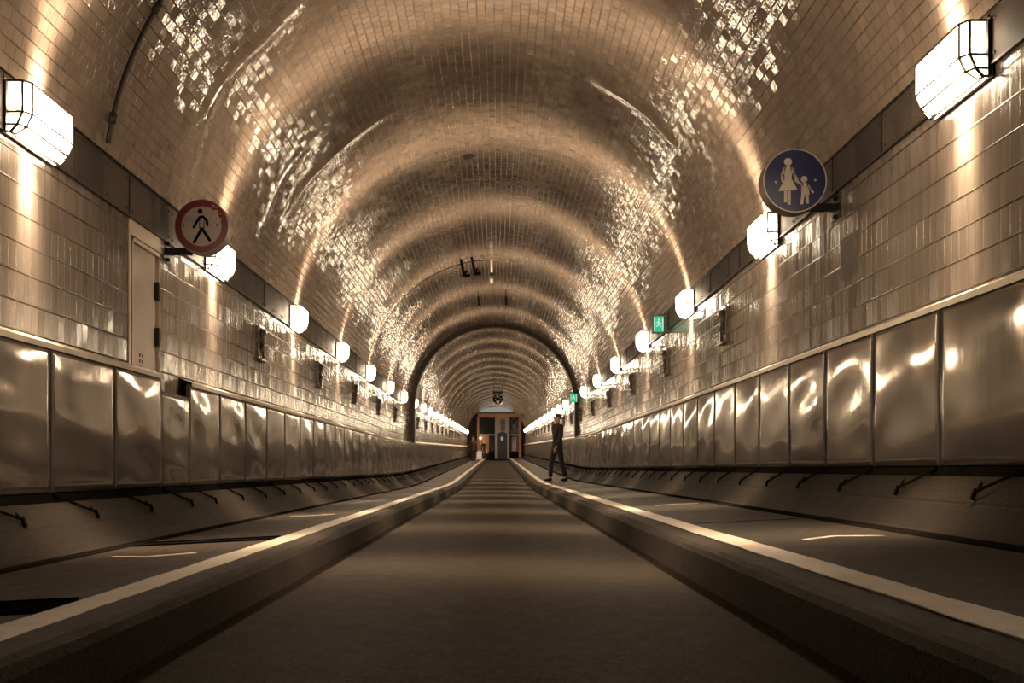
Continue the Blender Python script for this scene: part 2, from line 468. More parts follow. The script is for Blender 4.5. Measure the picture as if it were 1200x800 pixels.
# vault
ridges = [(7.65, 125, 168, .028, .10), (9.90, 135, 166, .022, .08), (10.62, 112, 158, .026, .10), (9.75, 38, 66, .028, .12)]
def vault():
    a0 = math.pi - math.asin((STRIP_L[1]-CZ)/RAD); a1 = math.asin((STRIP_R[1]-CZ)/RAD)
    na = 120; ys = y_steps(True); rnd = random.Random(11)
    ph = [rnd.uniform(0, 6.28) for _ in range(12)]
    vs, patch = [], []
    for y in ys:
        for i in range(na+1):
            a = a0 + (a1-a0)*i/na; deg = math.degrees(a)
            d = .006*math.sin(y*1.9+ph[0]+2*a) + .005*math.sin(y*3.3+ph[1]-3*a) + .004*math.sin(5*a+ph[2]+y*.7) + .003*math.sin(11*a + y*1.3 + ph[3])
            edge = min(i, na-i)/6.0
            d *= min(1, edge)
            pt = 0
            for (ry, d0, d1, h, w) in ridges:
                t = (deg-d0)/(d1-d0)
                if 0 < t < 1:
                    k = math.exp(-((y-ry-.04*math.sin(deg*.2))/w)**2) * min(1, 6*t*(1-t))
                    d += h*k; pt = max(pt, min(1, k*1.6))
            r = RAD - d
            vs.append((CX + r*math.cos(a), y, CZ + r*math.sin(a) + rise(y))); patch.append(pt)
    mb = MB(); mb.v = vs; n = na+1
    for j in range(len(ys)-1):
        for i in range(na):
            u0, u1 = RAD*(a0-a1)*i/na, RAD*(a0-a1)*(i+1)/na
            mb.f.append((j*n+i, j*n+i+1, (j+1)*n+i+1, (j+1)*n+i))
            mb.uv.append(((u0, ys[j]), (u1, ys[j]), (u1, ys[j+1]), (u0, ys[j+1]))); mb.mi.append(0)
    o = mb.build('ceiling', M['vault'], smooth=True, weld=False)
    at = o.data.attributes.new('patch', 'FLOAT', 'POINT')
    at.data.foreach_set('value', patch)
    return tag(o, kind='structure')
vault()

# riveted iron band under the springing of the vault (wall trim)
def strip(name, xw, s, z0, z1, y_first):
    mb = MB(); rnd = random.Random(5)
    y = y_first
    while y > YB + .43: y -= .43
    while y < YE - .2:
        y2 = min(y + .43, YE)
        r0, r1 = rise(y), rise(y2); d = rnd.uniform(0, .008)
        xf = xw - s*(.012 + d); xb = xw + s*.03
        g = .006
        k0 = len(mb.v)
        mb.v += [(xf, y+g, z0+r0), (xf, y2-g, z0+r1), (xf, y2-g, z1+r1), (xf, y+g, z1+r0), (xb, y+g, z0+r0), (xb, y2-g, z0+r1), (xb, y2-g, z1+r1), (xb, y+g, z1+r0)]
        for q in ((0,1,2,3),(4,7,6,5),(0,4,5,1),(1,5,6,2),(2,6,7,3),(3,7,4,0)):
            mb.f.append(tuple(k0+i for i in q)); mb.uv.append(None); mb.mi.append(0)
        if y < 24:
            for yy in (y+.05, y2-.05):
                for zz in (z0+.045, z1-.045):
                    mb.lathe([(.009, xf), (.008, xf - s*.004), (.004, xf - s*.007)], (0, yy, zz + rise(yy)), 'x', 8, 1)
        y += .43
    # thin angle lips above and below
    for zz in (z0, z1):
        for a, b in zip(y_steps(), y_steps()[1:]):
            mb.bar((xw - s*.012, a, zz + rise(a)), (xw - s*.012, b, zz + rise(b)), .02, .014, 1)
    # dark backing
    for a, b in zip(y_steps(), y_steps()[1:]):
        mb.face([(xw + s*.012, a, z0+rise(a)), (xw + s*.012, b, z0+rise(b)), (xw + s*.012, b, z1+rise(b)), (xw + s*.012, a, z1+rise(a))], None, 1)
    return tag(mb.build(name, [M['strip'], M['rivet']]), kind='structure')
strip('trim_1', XL, -1, *STRIP_L, 5.86)
strip('trim_2', XR, 1, *STRIP_R, 5.45)
# cap rail over the steel panels, black strip painting the shaded gap under them
def cap(name, xp, xw, s, zt, gaps):
    for a, b in gaps:
        ys = [a] + [y for y in y_steps() if a < y < b] + [b]
        pr = [(xp - s*.008, zt - .018), (xp - s*.012, zt + .012), (xp + s*.01, zt + .022), (xw, zt + .058), (xw + s*.01, zt + .058)]
        sweep(name, pr, M['cap'], ys)
cap('trim_3', PX_L, XL, -1, PZ_L[1], [(YB, 7.137), (7.80, YE)])
cap('trim_4', PX_R, XR, 1, PZ_R[1], [(YB, YE)])
def channel(name, xp, s, zb):  # black profile below the panels; the gap's shade is put into its colour
    pr = [(xp + s*.02, zb - .005), (xp + s*.012, zb - .06), (xp + s*.10, zb - .065), (xp + s*.12, zb-.005)]
    sweep(name, pr, M['black'])
channel('gap_shade_left', PX_L, -1, PZ_L[0])
channel('gap_shade_right', PX_R, 1, PZ_R[0])

# the iron arch rib across the vault
def arch(name, y, r0, r1, depth, mat, z_l, z_r):
    mb = MB(); n = 72; st = []
    pts = []
    cx, cz = CX + .02, CZ - .0
    a0, a1 = PI, 0.0
    pts.append((-1, z_l)); 
    prof = []
    for i in range(n+1):
        a = a0 + (a1-a0)*i/n
        prof.append(((cx + r0*math.cos(a), cz + r0*math.sin(a)), (cx + r1*math.cos(a), cz + r1*math.sin(a))))
    prof = [((cx - r0, z_l), (cx - r1, z_l))] + prof + [((cx + r0, z_r), (cx + r1, z_r))]
    rz = rise(y)
    for (p, q) in prof:
        for (xx, zz) in (p, q):
            st.append((xx, y - depth/2, zz + rz)); st.append((xx, y + depth/2, zz + rz))
    mb.v = st
    for i in range(len(prof)-1):
        a, b = 4*i, 4*i+4
        for q in ((a, b, b+1, a+1), (a+2, a+3, b+3, b+2), (a, a+2, b+2, b), (a+1, b+1, b+3, a+3)):
            mb.f.append(q); mb.uv.append(None); mb.mi.append(0)
    mb.f += [(0,1,3,2), tuple(len(st)-4+i for i in (0,2,3,1))]; mb.uv += [None]*2; mb.mi += [0]*2
    return tag(mb.build(name, mat), kind='structure')
arch('trim_7', RIBY, 2.40, 2.60, .34, M['rib'], 1.25, 1.40)

# ------------------------------------------------------------------ steel panels
ORD = 'first second third fourth fifth sixth seventh eighth ninth tenth eleventh twelfth thirteenth fourteenth fifteenth sixteenth seventeenth eighteenth nineteenth twentieth'.split()
TENS = {20: 'twenty', 30: 'thirty', 40: 'forty', 50: 'fifty', 60: 'sixty', 70: 'seventy', 80: 'eighty', 90: 'ninety'}
def ordinal(n):
    if n <= 20: return ORD[n-1]
    t, u = n//10*10, n % 10
    return (TENS[t][:-1] + 'ieth') if u == 0 else TENS[t] + '-' + ORD[u-1]

def sheet_mesh(s, w, z_h, seed, amp, sl=0.0):
    """buckled stainless sheet with folded edges; local: x=0 face, y 0..w, z 0..h, s = outward side"""
    rnd = random.Random(seed); mb = MB(); nu, nv = 18, 18
    ph = [rnd.uniform(0, 6.28) for _ in range(8)]; fq = [rnd.uniform(.7, 1.5) for _ in range(4)]
    bow = rnd.uniform(.3, 1.0) * rnd.choice((1, 1, -.6)); tw = rnd.uniform(-1, 1)
    grid = []
    for j in range(nv+1):
        for i in range(nu+1):
            u, v = i/nu, j/nv
            e = (math.sin(PI*u)**.7) if 0 < u < 1 else 0
            ev = min(1, 4*min(v, 1-v) + .25)
            d = bow*e*.008*math.sin(PI*min(1, v*1.05))
            d += e*ev*.0042*math.sin(2*PI*fq[0]*u + ph[0] + 1.6*v) * math.sin(PI*fq[1]*2*v + ph[1])
            d += e*.0022*math.sin(2*PI*2.1*fq[2]*v + ph[2] + 2*u) + ev*.0018*math.sin(5*u + ph[3] + 7*v*fq[3])
            d += tw*.004*(u-.5)*(v-.5)
            grid.append((-s*d*amp, .002 + u*(w-.004), v*z_h))
    mb.v = grid; n = nu+1
    for j in range(nv):
        for i in range(nu):
            mb.f.append((j*n+i, j*n+i+1, (j+1)*n+i+1, (j+1)*n+i)); mb.uv.append(None); mb.mi.append(0)
    mb.v = [(x, y, z + sl*(y - w/2)) for x, y, z in mb.v]
    # folded returns
    loop = [i for i in range(n)] + [j*n+nu for j in range(1, nv+1)] + [nv*n+i for i in reversed(range(nu))] + [j*n for j in reversed(range(1, nv))]
    k0 = len(mb.v)
    for q in loop:
        x, y, z = mb.v[q]; mb.v.append((s*.028, y, z))
    for a in range(len(loop)):
        b = (a+1) % len(loop)
        mb.f.append((loop[a], loop[b], k0+b, k0+a)); mb.uv.append(None); mb.mi.append(0)
    return mb.mesh('sheet', M['steel'], smooth=False, weld=False)

def smooth_front(me, nfront):
    for i, p in enumerate(me.polygons): p.use_smooth = i < nfront
SHEETS = {}
def get_sheet(s, w, h, seed, amp=1.0, sl=0.0):
    key = (s, round(w, 3), round(h, 3), seed, round(sl, 4))
    if key not in SHEETS:
        me = sheet_mesh(s, w, h, seed, amp, sl); smooth_front(me, 18*18); SHEETS[key] = me
    return SHEETS[key]
def joint_mesh(s, h):
    mb = MB(); mb.box((min(0, -s*.006)+s*.004, .0, .01), (max(0, -s*.006)+s*.004, .022, h-.012))
    return mb.mesh('joint_strip', M['iron'])
def bracket_mesh(s):
    mb = MB(); p = .108 if s < 0 else .072
    mb.bar((s*.01, .06, -.015), (-s*p, .34, -.125), .010, .012)
    mb.bar((s*.03, .44, -.05), (-s*p, .34, -.125), .010, .012)
    mb.bar((-s*p, .34, -.112), (-s*(p+.018), .345, -.165), .016, .018)
    return mb.mesh('bracket', M['black'])
J = {s: joint_mesh(s, .836) for s in (-1, 1)}
J[-1], J[1] = joint_mesh(-1, PZ_L[1]-PZ_L[0]), joint_mesh(1, PZ_R[1]-PZ_R[0])
BR = {s: bracket_mesh(s) for s in (-1, 1)}
def panels(s, xp, z0, z1, bounds, side):
    h = z1 - z0; n = len(bounds)-1; idx = 0; far = 0
    for i in range(n):
        a, b = bounds[i], bounds[i+1]
        if s == -1 and abs(a - 7.137) < 1e-3:
            hh = h - .11; lab = 'shorter stainless steel wall panel right below the narrow niche door'
        else:
            hh = h
            lab = None
        if i > 1: idx += 1
        elif lab is None: lab = 'steel wall panel beside the camera on the %s wall, %s' % (side, ('outer one', 'next to the picture edge')[i])
        y = a; vis = b > (4.8 if s == -1 else 4.15)
        if lab is None:
            if b < RIBY:
                lab = 'buckled stainless steel wall panel, %s along the %s wall from the camera' % (ordinal(idx), side)
            else:
                far += 1
                lab = 'small steel wall panel, %s beyond the dark arch rib on the %s wall' % (ordinal(far), side)
        grp = 'stainless steel panels along the %s wall' % side
        seed = (i-2 if b < 16 else (i-2) % 7) + (100 if s > 0 else 0)
        sl = (rise(b)-rise(a))/(b-a)
        me = get_sheet(s, b-a, hh, seed, .8, sl)
        zz = z0 + rise((a+b)/2)
        if y < 40:
            t = thing('steel_panel', lab, 'panel', (xp, y, zz), grp)
            o = bpy.data.objects.new('sheet', me); link(o, t)
            if hh == h:
                o = bpy.data.objects.new('joint_strip', J[s]); link(o, t)
            o = bpy.data.objects.new('bracket', BR[s]); link(o, t)
        else:
            o = bpy.data.objects.new('steel_panel', me); o.location = (xp, y, zz); link(o)
            tag(o, lab, 'panel', grp)

bl = [2.72, 3.60, 4.48, 5.363, 6.26, 7.137, 7.77, 8.63]
while bl[-1] < 82.5: bl.append(round(bl[-1] + .875, 3))
br_ = [2.37, 3.23, 4.09, 4.948, 5.825, 6.674, 7.494]
while br_[-1] < 82.5: br_.append(round(br_[-1] + .86, 3))
panels(-1, PX_L, *PZ_L, bl, 'left')
panels(1, PX_R, *PZ_R, br_, 'right')

# ------------------------------------------------------------------ wall lamps
LP = .135; LL = .56
def lamp_profile():
    return [(.0, .13), (LP, .13), (LP, -.035), (LP-.05, -.095), (.10, -.125), (.0, -.125)]
def make_lamp(s, name, label, loc):
    """local origin on the wall face, tunnel side = -s in x"""
    t = thing(name, label, 'lamp', loc)
    X = lambda p: -s*p
    hl, b = LL/2, .04
    def ring(p, z):       # plan outline of the glass at a given stand-off, bevelled corners
        pb = p-.03 if p > .06 else p
        return [(X(.012), -hl, z), (X(pb), -hl, z), (X(p), -hl+b, z), (X(p), hl-b, z), (X(pb), hl, z), (X(.012), hl, z)]
    rows = [ring(LP, .135), ring(LP, -.03), ring(LP-.03, -.097), ring(.04, -.135)]
    g, e1, e2 = MB(), MB(), MB()
    for a, c in zip(rows, rows[1:]):
        for i in range(5):
            (e1 if i == 0 else e2 if i == 4 else g).face([a[i], a[i+1], c[i+1], c[i]])
    g.face(rows[-1])
    lid = MB(); lid.face(rows[0]); lid.build('top_lid', M['lid'], t)
    mbk = MB(); mbk.box((min(X(-.005), X(.012)), -hl-.012, -.14), (max(X(-.005), X(.012)), hl+.012, .15))
    mbk.build('back_plate', M['lampback'], t)
    g.build('opal_glass', M['glass'], t)
    for e in (e1, e2): e.build('end_pane', M['endglass'], t)
    fr = MB(); w = .011
    for r in rows:
        for p, q in zip(r, r[1:]): fr.bar(p, q, w)
    for i in range(6):
        for a, c in zip(rows, rows[1:]): fr.bar(a[i], c[i], w)
    for p, q in (((X(.012), -hl-.005, -.135), (X(.012), -hl-.005, .135)), ((X(.012), hl+.005, -.135), (X(.012), hl+.005, .135))): fr.bar(p, q, .022)
    fr.bar((X(.04), -hl, -.138), (X(.04), hl, -.138), .013)
    fr.build('frame', M['lampiron'], t)
    gb = MB()
    for i in range(1, 5):
        y = -hl + b + (LL-2*b)*i/5
        gb.bar((X(LP+.003), y, .125), (X(LP+.003), y, .045), .005)
    gb.build('glazing_bar', M['lampiron'], t)
    so = MB(); so.lathe([(.022, -.235), (.026, -.21), (.018, -.19), (.018, -.16)], (X(.065), 0, .0), 'y', 14)
    so.build('lamp_socket', M['lampback'], t, smooth=True)
    return t

def lamp_light():
    L = bpy.data.lights.new('lamp_light', 'POINT')
    L.energy = 1.0; L.shadow_soft_size = .07; L.color = (1, 1, 1)
    L.use_nodes = True
    nt = L.node_tree; nt.nodes.clear(); k = N(nt)
    out = k.n('ShaderNodeOutputLight'); e = k.n('ShaderNodeEmission')
    e.inputs[0].default_value = (*LAMP_COL, 1)
    tc = k.n('ShaderNodeTexCoord').outputs['Normal']
    x, y, z = k.sep(tc)
    q = k.m('DIVIDE', y, .20)
    f = k.m('POWER', 2.718, k.m('MULTIPLY', k.m('MULTIPLY', q, q), -1.0))
    k.put(e.inputs[1], k.m('ADD', k.m('MULTIPLY', f, LIGHT_W), LIGHT_W*.006))
    nt.links.new(e.outputs[0], out.inputs[0])
    return L
LIGHT_W = 1150.0
LDATA = lamp_light()
protos = {}
for s, xw, z, yf, side in ((-1, XL+.012, 2.475, 5.29, 'left'), (1, XR-.012, 2.59, 4.86, 'right')):
    k = 0; far = 0
    while yf + 3.43*k < YE - 1.0:
        y = yf + 3.43*k; loc = (xw, y, z + rise(y))
        if y < RIBY:
            lab = 'glowing box lamp with iron frame, %s along the %s wall from the camera' % (ordinal(k+1), side)
        else:
            far += 1
            lab = 'small glowing box lamp, %s beyond the dark arch rib on the %s wall' % (ordinal(far), side)
        if s not in protos:
            t = protos[s] = make_lamp(s, 'wall_lamp', lab, loc)
        else:
            t = copy_tree(protos[s]); t.location = loc; t['label'] = lab
        t['group'] = 'box lamps along the %s wall' % side
        lo = bpy.data.objects.new('lamp_light', LDATA); lo.location = (loc[0] - s*.10, y, loc[2] - .0); link(lo)
        k += 1

# ------------------------------------------------------------------ signs
def circle(cx, cz, r, n=28): return [(cx + r*math.cos(2*PI*i/n), cz + r*math.sin(2*PI*i/n)) for i in range(n)]
def capsule(a, b, w, n=6):
    ax, az = a; bx, bz = b; ang = math.atan2(bz-az, bx-ax); r = w/2
    return [(ax + r*math.cos(ang+PI/2+PI*i/n), az + r*math.sin(ang+PI/2+PI*i/n)) for i in range(n+1)] + \
           [(bx + r*math.cos(ang-PI/2+PI*i/n), bz + r*math.sin(ang-PI/2+PI*i/n)) for i in range(n+1)]
def sign(name, label, loc, R, depth, s, wall_x, bz, face_mats, rings):
    t = thing(name, label, 'sign', loc)
    d = MB(); d.lathe([(R*.9, depth), (R, depth-.015), (R, .006), (R*.985, 0), (.001, 0)], (0,0,0), 'y', 56); d.build('drum', M['signback'], t, smooth=False)
    a = MB(); x0 = s*R*.45; x1 = wall_x - loc[0]
    a.box((min(x0, x1), depth*.4, bz-.026), (max(x0, x1), depth*.4+.05, bz+.026)); a.build('bracket_arm', M['iron'], t, bevel=.004)
    fl = MB(); fl.box((min(x1, x1-s*.02), depth*.4-.06, bz-.085), (max(x1, x1-s*.02), depth*.4+.11, bz+.085))
    for zz in (-.065, .065): fl.lathe([(.016, 0), (.016, -s*.02), (.008, -s*.024)], (x1 - s*.02, depth*.4+.025, bz+zz), 'x', 8)
    fl.build('wall_flange', M['iron'], t)
    return t
Rb = .228
t = sign('pedestrian_sign', 'round blue sign with white woman and child, on right wall bracket', (2.098, 6.62, 2.57), Rb, .12, 1, XR+.012, -.17, None, None)
m = MB(); m.lathe([(Rb*.985, .001), (Rb*.985, -.003), (Rb*.95, -.003), (Rb*.95, .001)], (0,0,0), 'y', 56); m.build('rim', M['signwhite'], t)
m = MB(); m.slab(circle(0, 0, Rb*.955, 56), .0, -.002); m.build('sign_face', M['blue'], t)
def P(x, y): return ((x-305)/165*Rb, (230-y)/165*Rb)
def S(w): return w/165*Rb
m = MB(); Y0, Y1 = -.002, -.0035
polys = [circle(*P(269,134), S(20)),
 [P(249,166), P(262,158), P(280,158), P(290,166), P(287,222), P(318,277), P(219,284), P(252,224)],
 [P(249,283), P(264,283), P(264,341), P(249,341)], [P(268,283), P(282,282), P(282,353), P(268,353)],
 circle(*P(351,223), S(17)),
 [P(337,246), P(346,241), P(364,241), P(371,247), P(379,300), P(337,304)],
 [P(337,302), P(353,302), P(346,351), P(332,351)], [P(357,302), P(374,300), P(375,346), P(361,347)],
 circle(*P(207,237), S(6), 12), circle(*P(408,228), S(6), 12)]
for c in [(P(252,168), P(238,200), 13), (P(238,200), P(241,232), 12), (P(287,168), P(301,197), 14), (P(301,197), P(317,228), 13),
          (P(306,228), P(342,252), 12), (P(368,250), P(382,272), 12), (P(382,272), P(396,289), 11)]:
    polys.append(capsule(c[0], c[1], S(c[2])))
for p in polys: m.slab(p, Y0, Y1)
m.build('pictogram', M['signwhite'], t, weld=False)

Rr = .217
t = sign('no_walking_sign', 'round red-rimmed sign with black walking figure, on left wall bracket', (-2.345, 7.44, 2.46), Rr, .11, -1, XL-.012, -.185, None, None)
m = MB(); m.slab(circle(0, 0, Rr*.985, 56), 0, -.002); m.build('sign_face', M['signgrey'], t)
m = MB(); m.lathe([(Rr*.965, -.001), (Rr*.965, -.0045), (Rr*.73, -.0045), (Rr*.73, -.001)], (0,0,0), 'y', 56); m.build('red_ring', M['red'], t)
def P(x, y): return ((x-318)/213*Rr, (305-y)/213*Rr)
def S(w): return w/213*Rr
m = MB()
polys = [circle(*P(307,188), S(19))]
for c in [(P(258,312), P(285,262), 20), (P(285,262), P(303,236), 20), (P(303,236), P(330,230), 20), (P(330,230), P(358,262), 20), (P(358,262), P(363,296), 20),
          (P(318,326), P(260,430), 22), (P(324,326), P(382,414), 22), (P(303,245), P(303,318), 5), (P(337,262), P(337,318), 5), (P(303,318), P(337,318), 8)]:
    polys.append(capsule(c[0], c[1], S(c[2])))
polys += [circle(*P(178,300), S(8), 12), circle(*P(438,296), S(8), 12)]
for p in polys: m.slab(p, -.002, -.004)
m.build('pictogram', M['black'], t, weld=False)
m = MB(); rnd = random.Random(4)  # small pale flecks scattered over the upper right of the sign
for i in range(26):
    px, py = 425 + rnd.gauss(0, 18), 205 + rnd.gauss(0, 40)
    n = rnd.randint(4, 6); r = rnd.uniform(2, 8)
    m.slab([P(px + r*rnd.uniform(.6, 1.2)*math.cos(2*PI*i2/n), py + 1.3*r*rnd.uniform(.6, 1.2)*math.sin(2*PI*i2/n)) for i2 in range(n)], -.0045, -.0052)
m.build('pale_flecks', M['signwhite'], t, weld=False)

# ------------------------------------------------------------------ exit signs
def exit_sign(label, x, y, z, w, h):
    t = thing('exit_sign', label, 'sign', (x, y, z), 'green exit signs')
    m = MB(); m.box((-w/2, 0, -h/2), (w/2+.09, .07, h/2)); m.build('case', M['greyplastic'], t, bevel=.006)
    m = MB(); m.box((-w/2+.014, -.003, -h/2+.016), (w/2-.014, .001, h/2-.016)); m.build('lit_face', M['green'], t)
    q = MB()
    # running figure and doorway in white
    sc = h*.5
    for a, b, wd in (((-.05,.30),(.02,.02),.16), ((.02,.02),(-.18,-.28),.12), ((.02,.02),(.20,-.30),.12), ((-.03,.26),(.20,.12),.09), ((-.05,.28),(-.25,.10),.09)):
        q.slab(capsule((a[0]*sc*1.2, a[1]*sc), (b[0]*sc*1.2, b[1]*sc), wd*sc), -.003, -.0045)
    q.slab(circle(.0, .50*sc, .11*sc, 14), -.003, -.0045)
    q.box((-w/2+.02, -.0045, -h/2+.03), (-w/2+.035, -.003, h/2-.03)); q.box((w/2-.035, -.0045, -h/2+.03), (w/2-.02, -.003, h/2-.03))
    q.build('pictogram', M['exitwhite'], t, weld=False)
    m = MB(); m.box((w/2+.085, .01, -h*.35), (XR + .012 - x, .06, h*.35)); m.build('mount', M['iron'], t)
exit_sign('green lit exit sign on right wall between two lamps, facing the camera', 2.275, 13.25, 2.58, .17, .25)
exit_sign('teal lit exit sign at the dark arch rib on right wall', 2.24, 27.6, 2.62, .22, .27)

# ------------------------------------------------------------------ niche door on the left wall
y0, y1, zt, zb = 6.80, 7.36, 2.225, 1.13
t = thing('niche_door', 'narrow pale metal door in a tiled niche behind the red-rimmed sign', 'door', (XL, y0, zb))
m = MB(); w, h = y1-y0, zt-zb
m.box((-.045, .03, 0), (-.025, w-.012, h-.03)); m.build('door_leaf', M['door'], t, bevel=.003)
m = MB()
m.box((-.12, .002, -.02), (.004, .022, h-.002)); m.box((-.12, w-.012, -.02), (.004, w-.002, h-.002)); m.box((-.12, .002, h-.03), (.004, w-.002, h-.002)); m.build('door_surround', M['doorlight'], t)
m = MB(); m.box((.001, -.03, h+.004), (.009, w+.07, h+.115)); m.box((.001, -.07, -.02), (.009, -.03, h+.115)); m.build('lintel_facing', M['doorlight'], t)
for yy, zz in ((.03, h-.2), (.03, h*.42), (.03, .05), (w-.024, h-.3), (w-.024, h*.4), (w-.024, .05)):
    m = MB(); m.box((-.025, yy-.018, zz-.07), (.012 if yy > .1 else -.005, yy+.018, zz+.07)); m.build('hinge_block', M['iron'], t, bevel=.004)
m = MB(); rnd = random.Random(2)
for i in range(3):
    for j in range(2):
        a, b = .22 + j*.05, .17 + i*.045
        m.box((-.0255, a-.012, b-.015), (-.0235, a-.004, b+.012)); m.box((-.0255, a+.004, b-.012), (-.0235, a+.012, b+.015))
        m.box((-.0255, a-.012, b+.003), (-.0235, a+.012, b+.008))
m.build('lettering', M['iron'], t, weld=False)
# removed relief: stained rectangular patch on right wall
m = MB(); m.slab_x([(6.30, 1.86), (6.62, 1.86), (6.62, 2.15), (6.30, 2.15)], XR - .002, XR + .01)
o = m.build('wall_plaque', simple('stained_patch', (.075,.055,.04), .7, var=.8, scale=9), None); tag(o, 'dull stained rectangular plaque on right wall below the blue sign', 'plaque')

# ------------------------------------------------------------------ glazed reliefs between the lamps
def relief(s, label, loc):
    t = thing('wall_relief', label, 'relief', loc)
    X = lambda p: -s*p
    m = MB(); m.box((min(X(-.01), X(.012)), -.13, -.19), (max(X(-.01), X(.012)), .13, .19)); m.build('back_plate', M['relief'], t, bevel=.003)
    m = MB()
    for a, b in (((-.12, -.19), (-.12, .19)), ((.12, -.19), (.12, .19)), ((-.12, .185), (.12, .185))):
        m.bar((X(.02), a[0], a[1]), (X(.02), b[0], b[1]), .02, .03)
    m.box((min(X(.0), X(.06)), -.13, -.2), (max(X(.0), X(.06)), .13, -.175)); m.build('moulded_edge', M['relief'], t, bevel=.003)
    m = MB()
    pts, rs = [], []
    for i in range(26):
        a = i/25; th = a*2*PI*1.35 + .6
        pts.append((X(.03 + .018*math.sin(a*9)), .055*math.cos(th)*(1-.3*a), .11 - a*.22 + .035*math.sin(th))); rs.append(.034*(1-.55*a) + .006)
    m.tube(pts, rs, 10); m.lathe([(.001, .0), (.03, .008), (.034, .03), (.025, .055), (.001, .07)], (X(.01) if s < 0 else X(.08), .01, .12), 'x', 14)
    m.build('figure', M['relief'], t, smooth=True)
    return t
rp = {}
for s, xw, z, yf, side in ((-1, XL, 1.93, 10.45, 'left'), (1, XR, 2.06, 9.97, 'right')):
    k = 0; far = 0
    while yf + 3.43*k < 66:
        y = yf + 3.43*k
        if y < RIBY - .8: lab = 'dark glazed ceramic relief, %s along the %s wall from the camera' % (ordinal(k+1), side)
        else:
            far += 1; lab = 'small dark relief, %s beyond the arch rib on the %s wall' % (ordinal(far), side)
        if abs(y - RIBY) > .6:
            loc = (xw, y, z + rise(y))
            if s not in rp: t = rp[s] = relief(s, lab, loc)
            else: t = copy_tree(rp[s]); t.location = loc; t['label'] = lab
            t['group'] = 'ceramic reliefs on the %s wall' % side
        k += 1

# ------------------------------------------------------------------ conduits and ceiling fittings
def on_vault(a, y, off): r = RAD - off; return (CX + r*math.cos(a), y, CZ + r*math.sin(a) + rise(y))
m = MB(); pts = [on_vault(math.radians(171 - i*1.5), 6.16, .048) for i in range(54)]
m.tube(pts, .017, 8)
for i in (2, 14, 26, 38): m.tube([pts[i], pts[i+1]], .026, 8)
o = m.build('conduit', M['iron'], None, smooth=True); tag(o, 'thick black conduit bent up the vault above nearest left lamp', 'conduit')
m = MB(); pts = [on_vault(math.radians(172 - i*1.5), 19.1, .036) for i in range(55)]
m.tube(pts, .011, 8); o = m.build('conduit', M['iron'], None, smooth=True); tag(o, 'thin dark conduit arching over the vault to the hanging sensor', 'conduit')
t = thing('ceiling_sensor', 'pale sensor with dark ball hanging from the vault crown', 'sensor', (-.12, 19.1, CZ + RAD))
m = MB(); m.tube([(0,0,.0), (0,0,-.30)], .022, 10); m.build('stem', M['signwhite'], t, smooth=True)
m = MB(); m.lathe([(.001,-.43), (.03,-.42), (.065,-.37), (.065,-.34), (.03,-.30), (.001,-.295)], (0,0,0), 'z', 20); m.build('ball', M['iron'], t, smooth=True)
m = MB(); m.lathe([(.001,-.52), (.02,-.515), (.028,-.47), (.03,-.40)], (0,0,0), 'z', 16); m.build('nozzle', M['signwhite'], t, smooth=True)
m = MB(); m.box((-.10,-.02,-.03), (.16,.02,.0)); m.build('mount', M['cap'], t)
def hanger(label, x, z_off, leg, y):
    zt = CZ + math.sqrt(RAD**2 - (x-CX)**2) + rise(y)
    t = thing('ceiling_hook', label, 'hook', (x, y, zt), 'black hooks on the vault')
    m = MB(); m.bar((-.02,0,.01), (.04,0,-.30), .05, .04); m.build('shank', M['black'], t, bevel=.005)
    m = MB(); m.box((.015,-.03,-.36), (.17,.03,-.295)); m.bar((.05,0,-.30), (.10,0,-.22), .04); m.build('foot', M['black'], t, bevel=.005)
hanger('black L-shaped hook on the vault, lower of the two side by side', -.72, 0, 1, 18.9)
hanger('black L-shaped hook on the vault, upper one beside the hanging sensor', -.50, 0, 1, 18.9)
for x, lab in ((-.47, 'short black rod hanging from vault, below the L-shaped hooks'), (.19, 'short black rod hanging from vault, below the ceiling sensor')):
    y = 22.6; zt = CZ + math.sqrt(RAD**2 - (x-CX)**2) + rise(y)
    t = thing('ceiling_rod', lab, 'rod', (x, y, zt), 'black rods on the vault')
    m = MB(); m.bar((0,0,.02), (.01,0,-.12), .016); m.build('stem', M['black'], t)
    m = MB(); m.bar((.008,0,-.12), (.03,0,-.34), .05); m.build('weight', M['black'], t, bevel=.006)
# small hole in the crown, its dark inside painted as a flat plate
m = MB(); pts = [on_vault(math.radians(d), 12.75 + q, .008) for d, q in ((95.5,0),(98.2,0),(98.2,.16),(95.5,.16))]
pts2 = [on_vault(math.radians(d), 12.75 + q, .0) for d, q in ((95.5,0),(98.2,0),(98.2,.16),(95.5,.16))]
m.face(pts)
for i in range(4): m.face([pts[i], pts[(i+1) % 4], pts2[(i+1) % 4], pts2[i]])
o = m.build('ceiling_hole', M['iron'], None); tag(o, 'small dark hole in the tiled vault crown', 'cover plate')

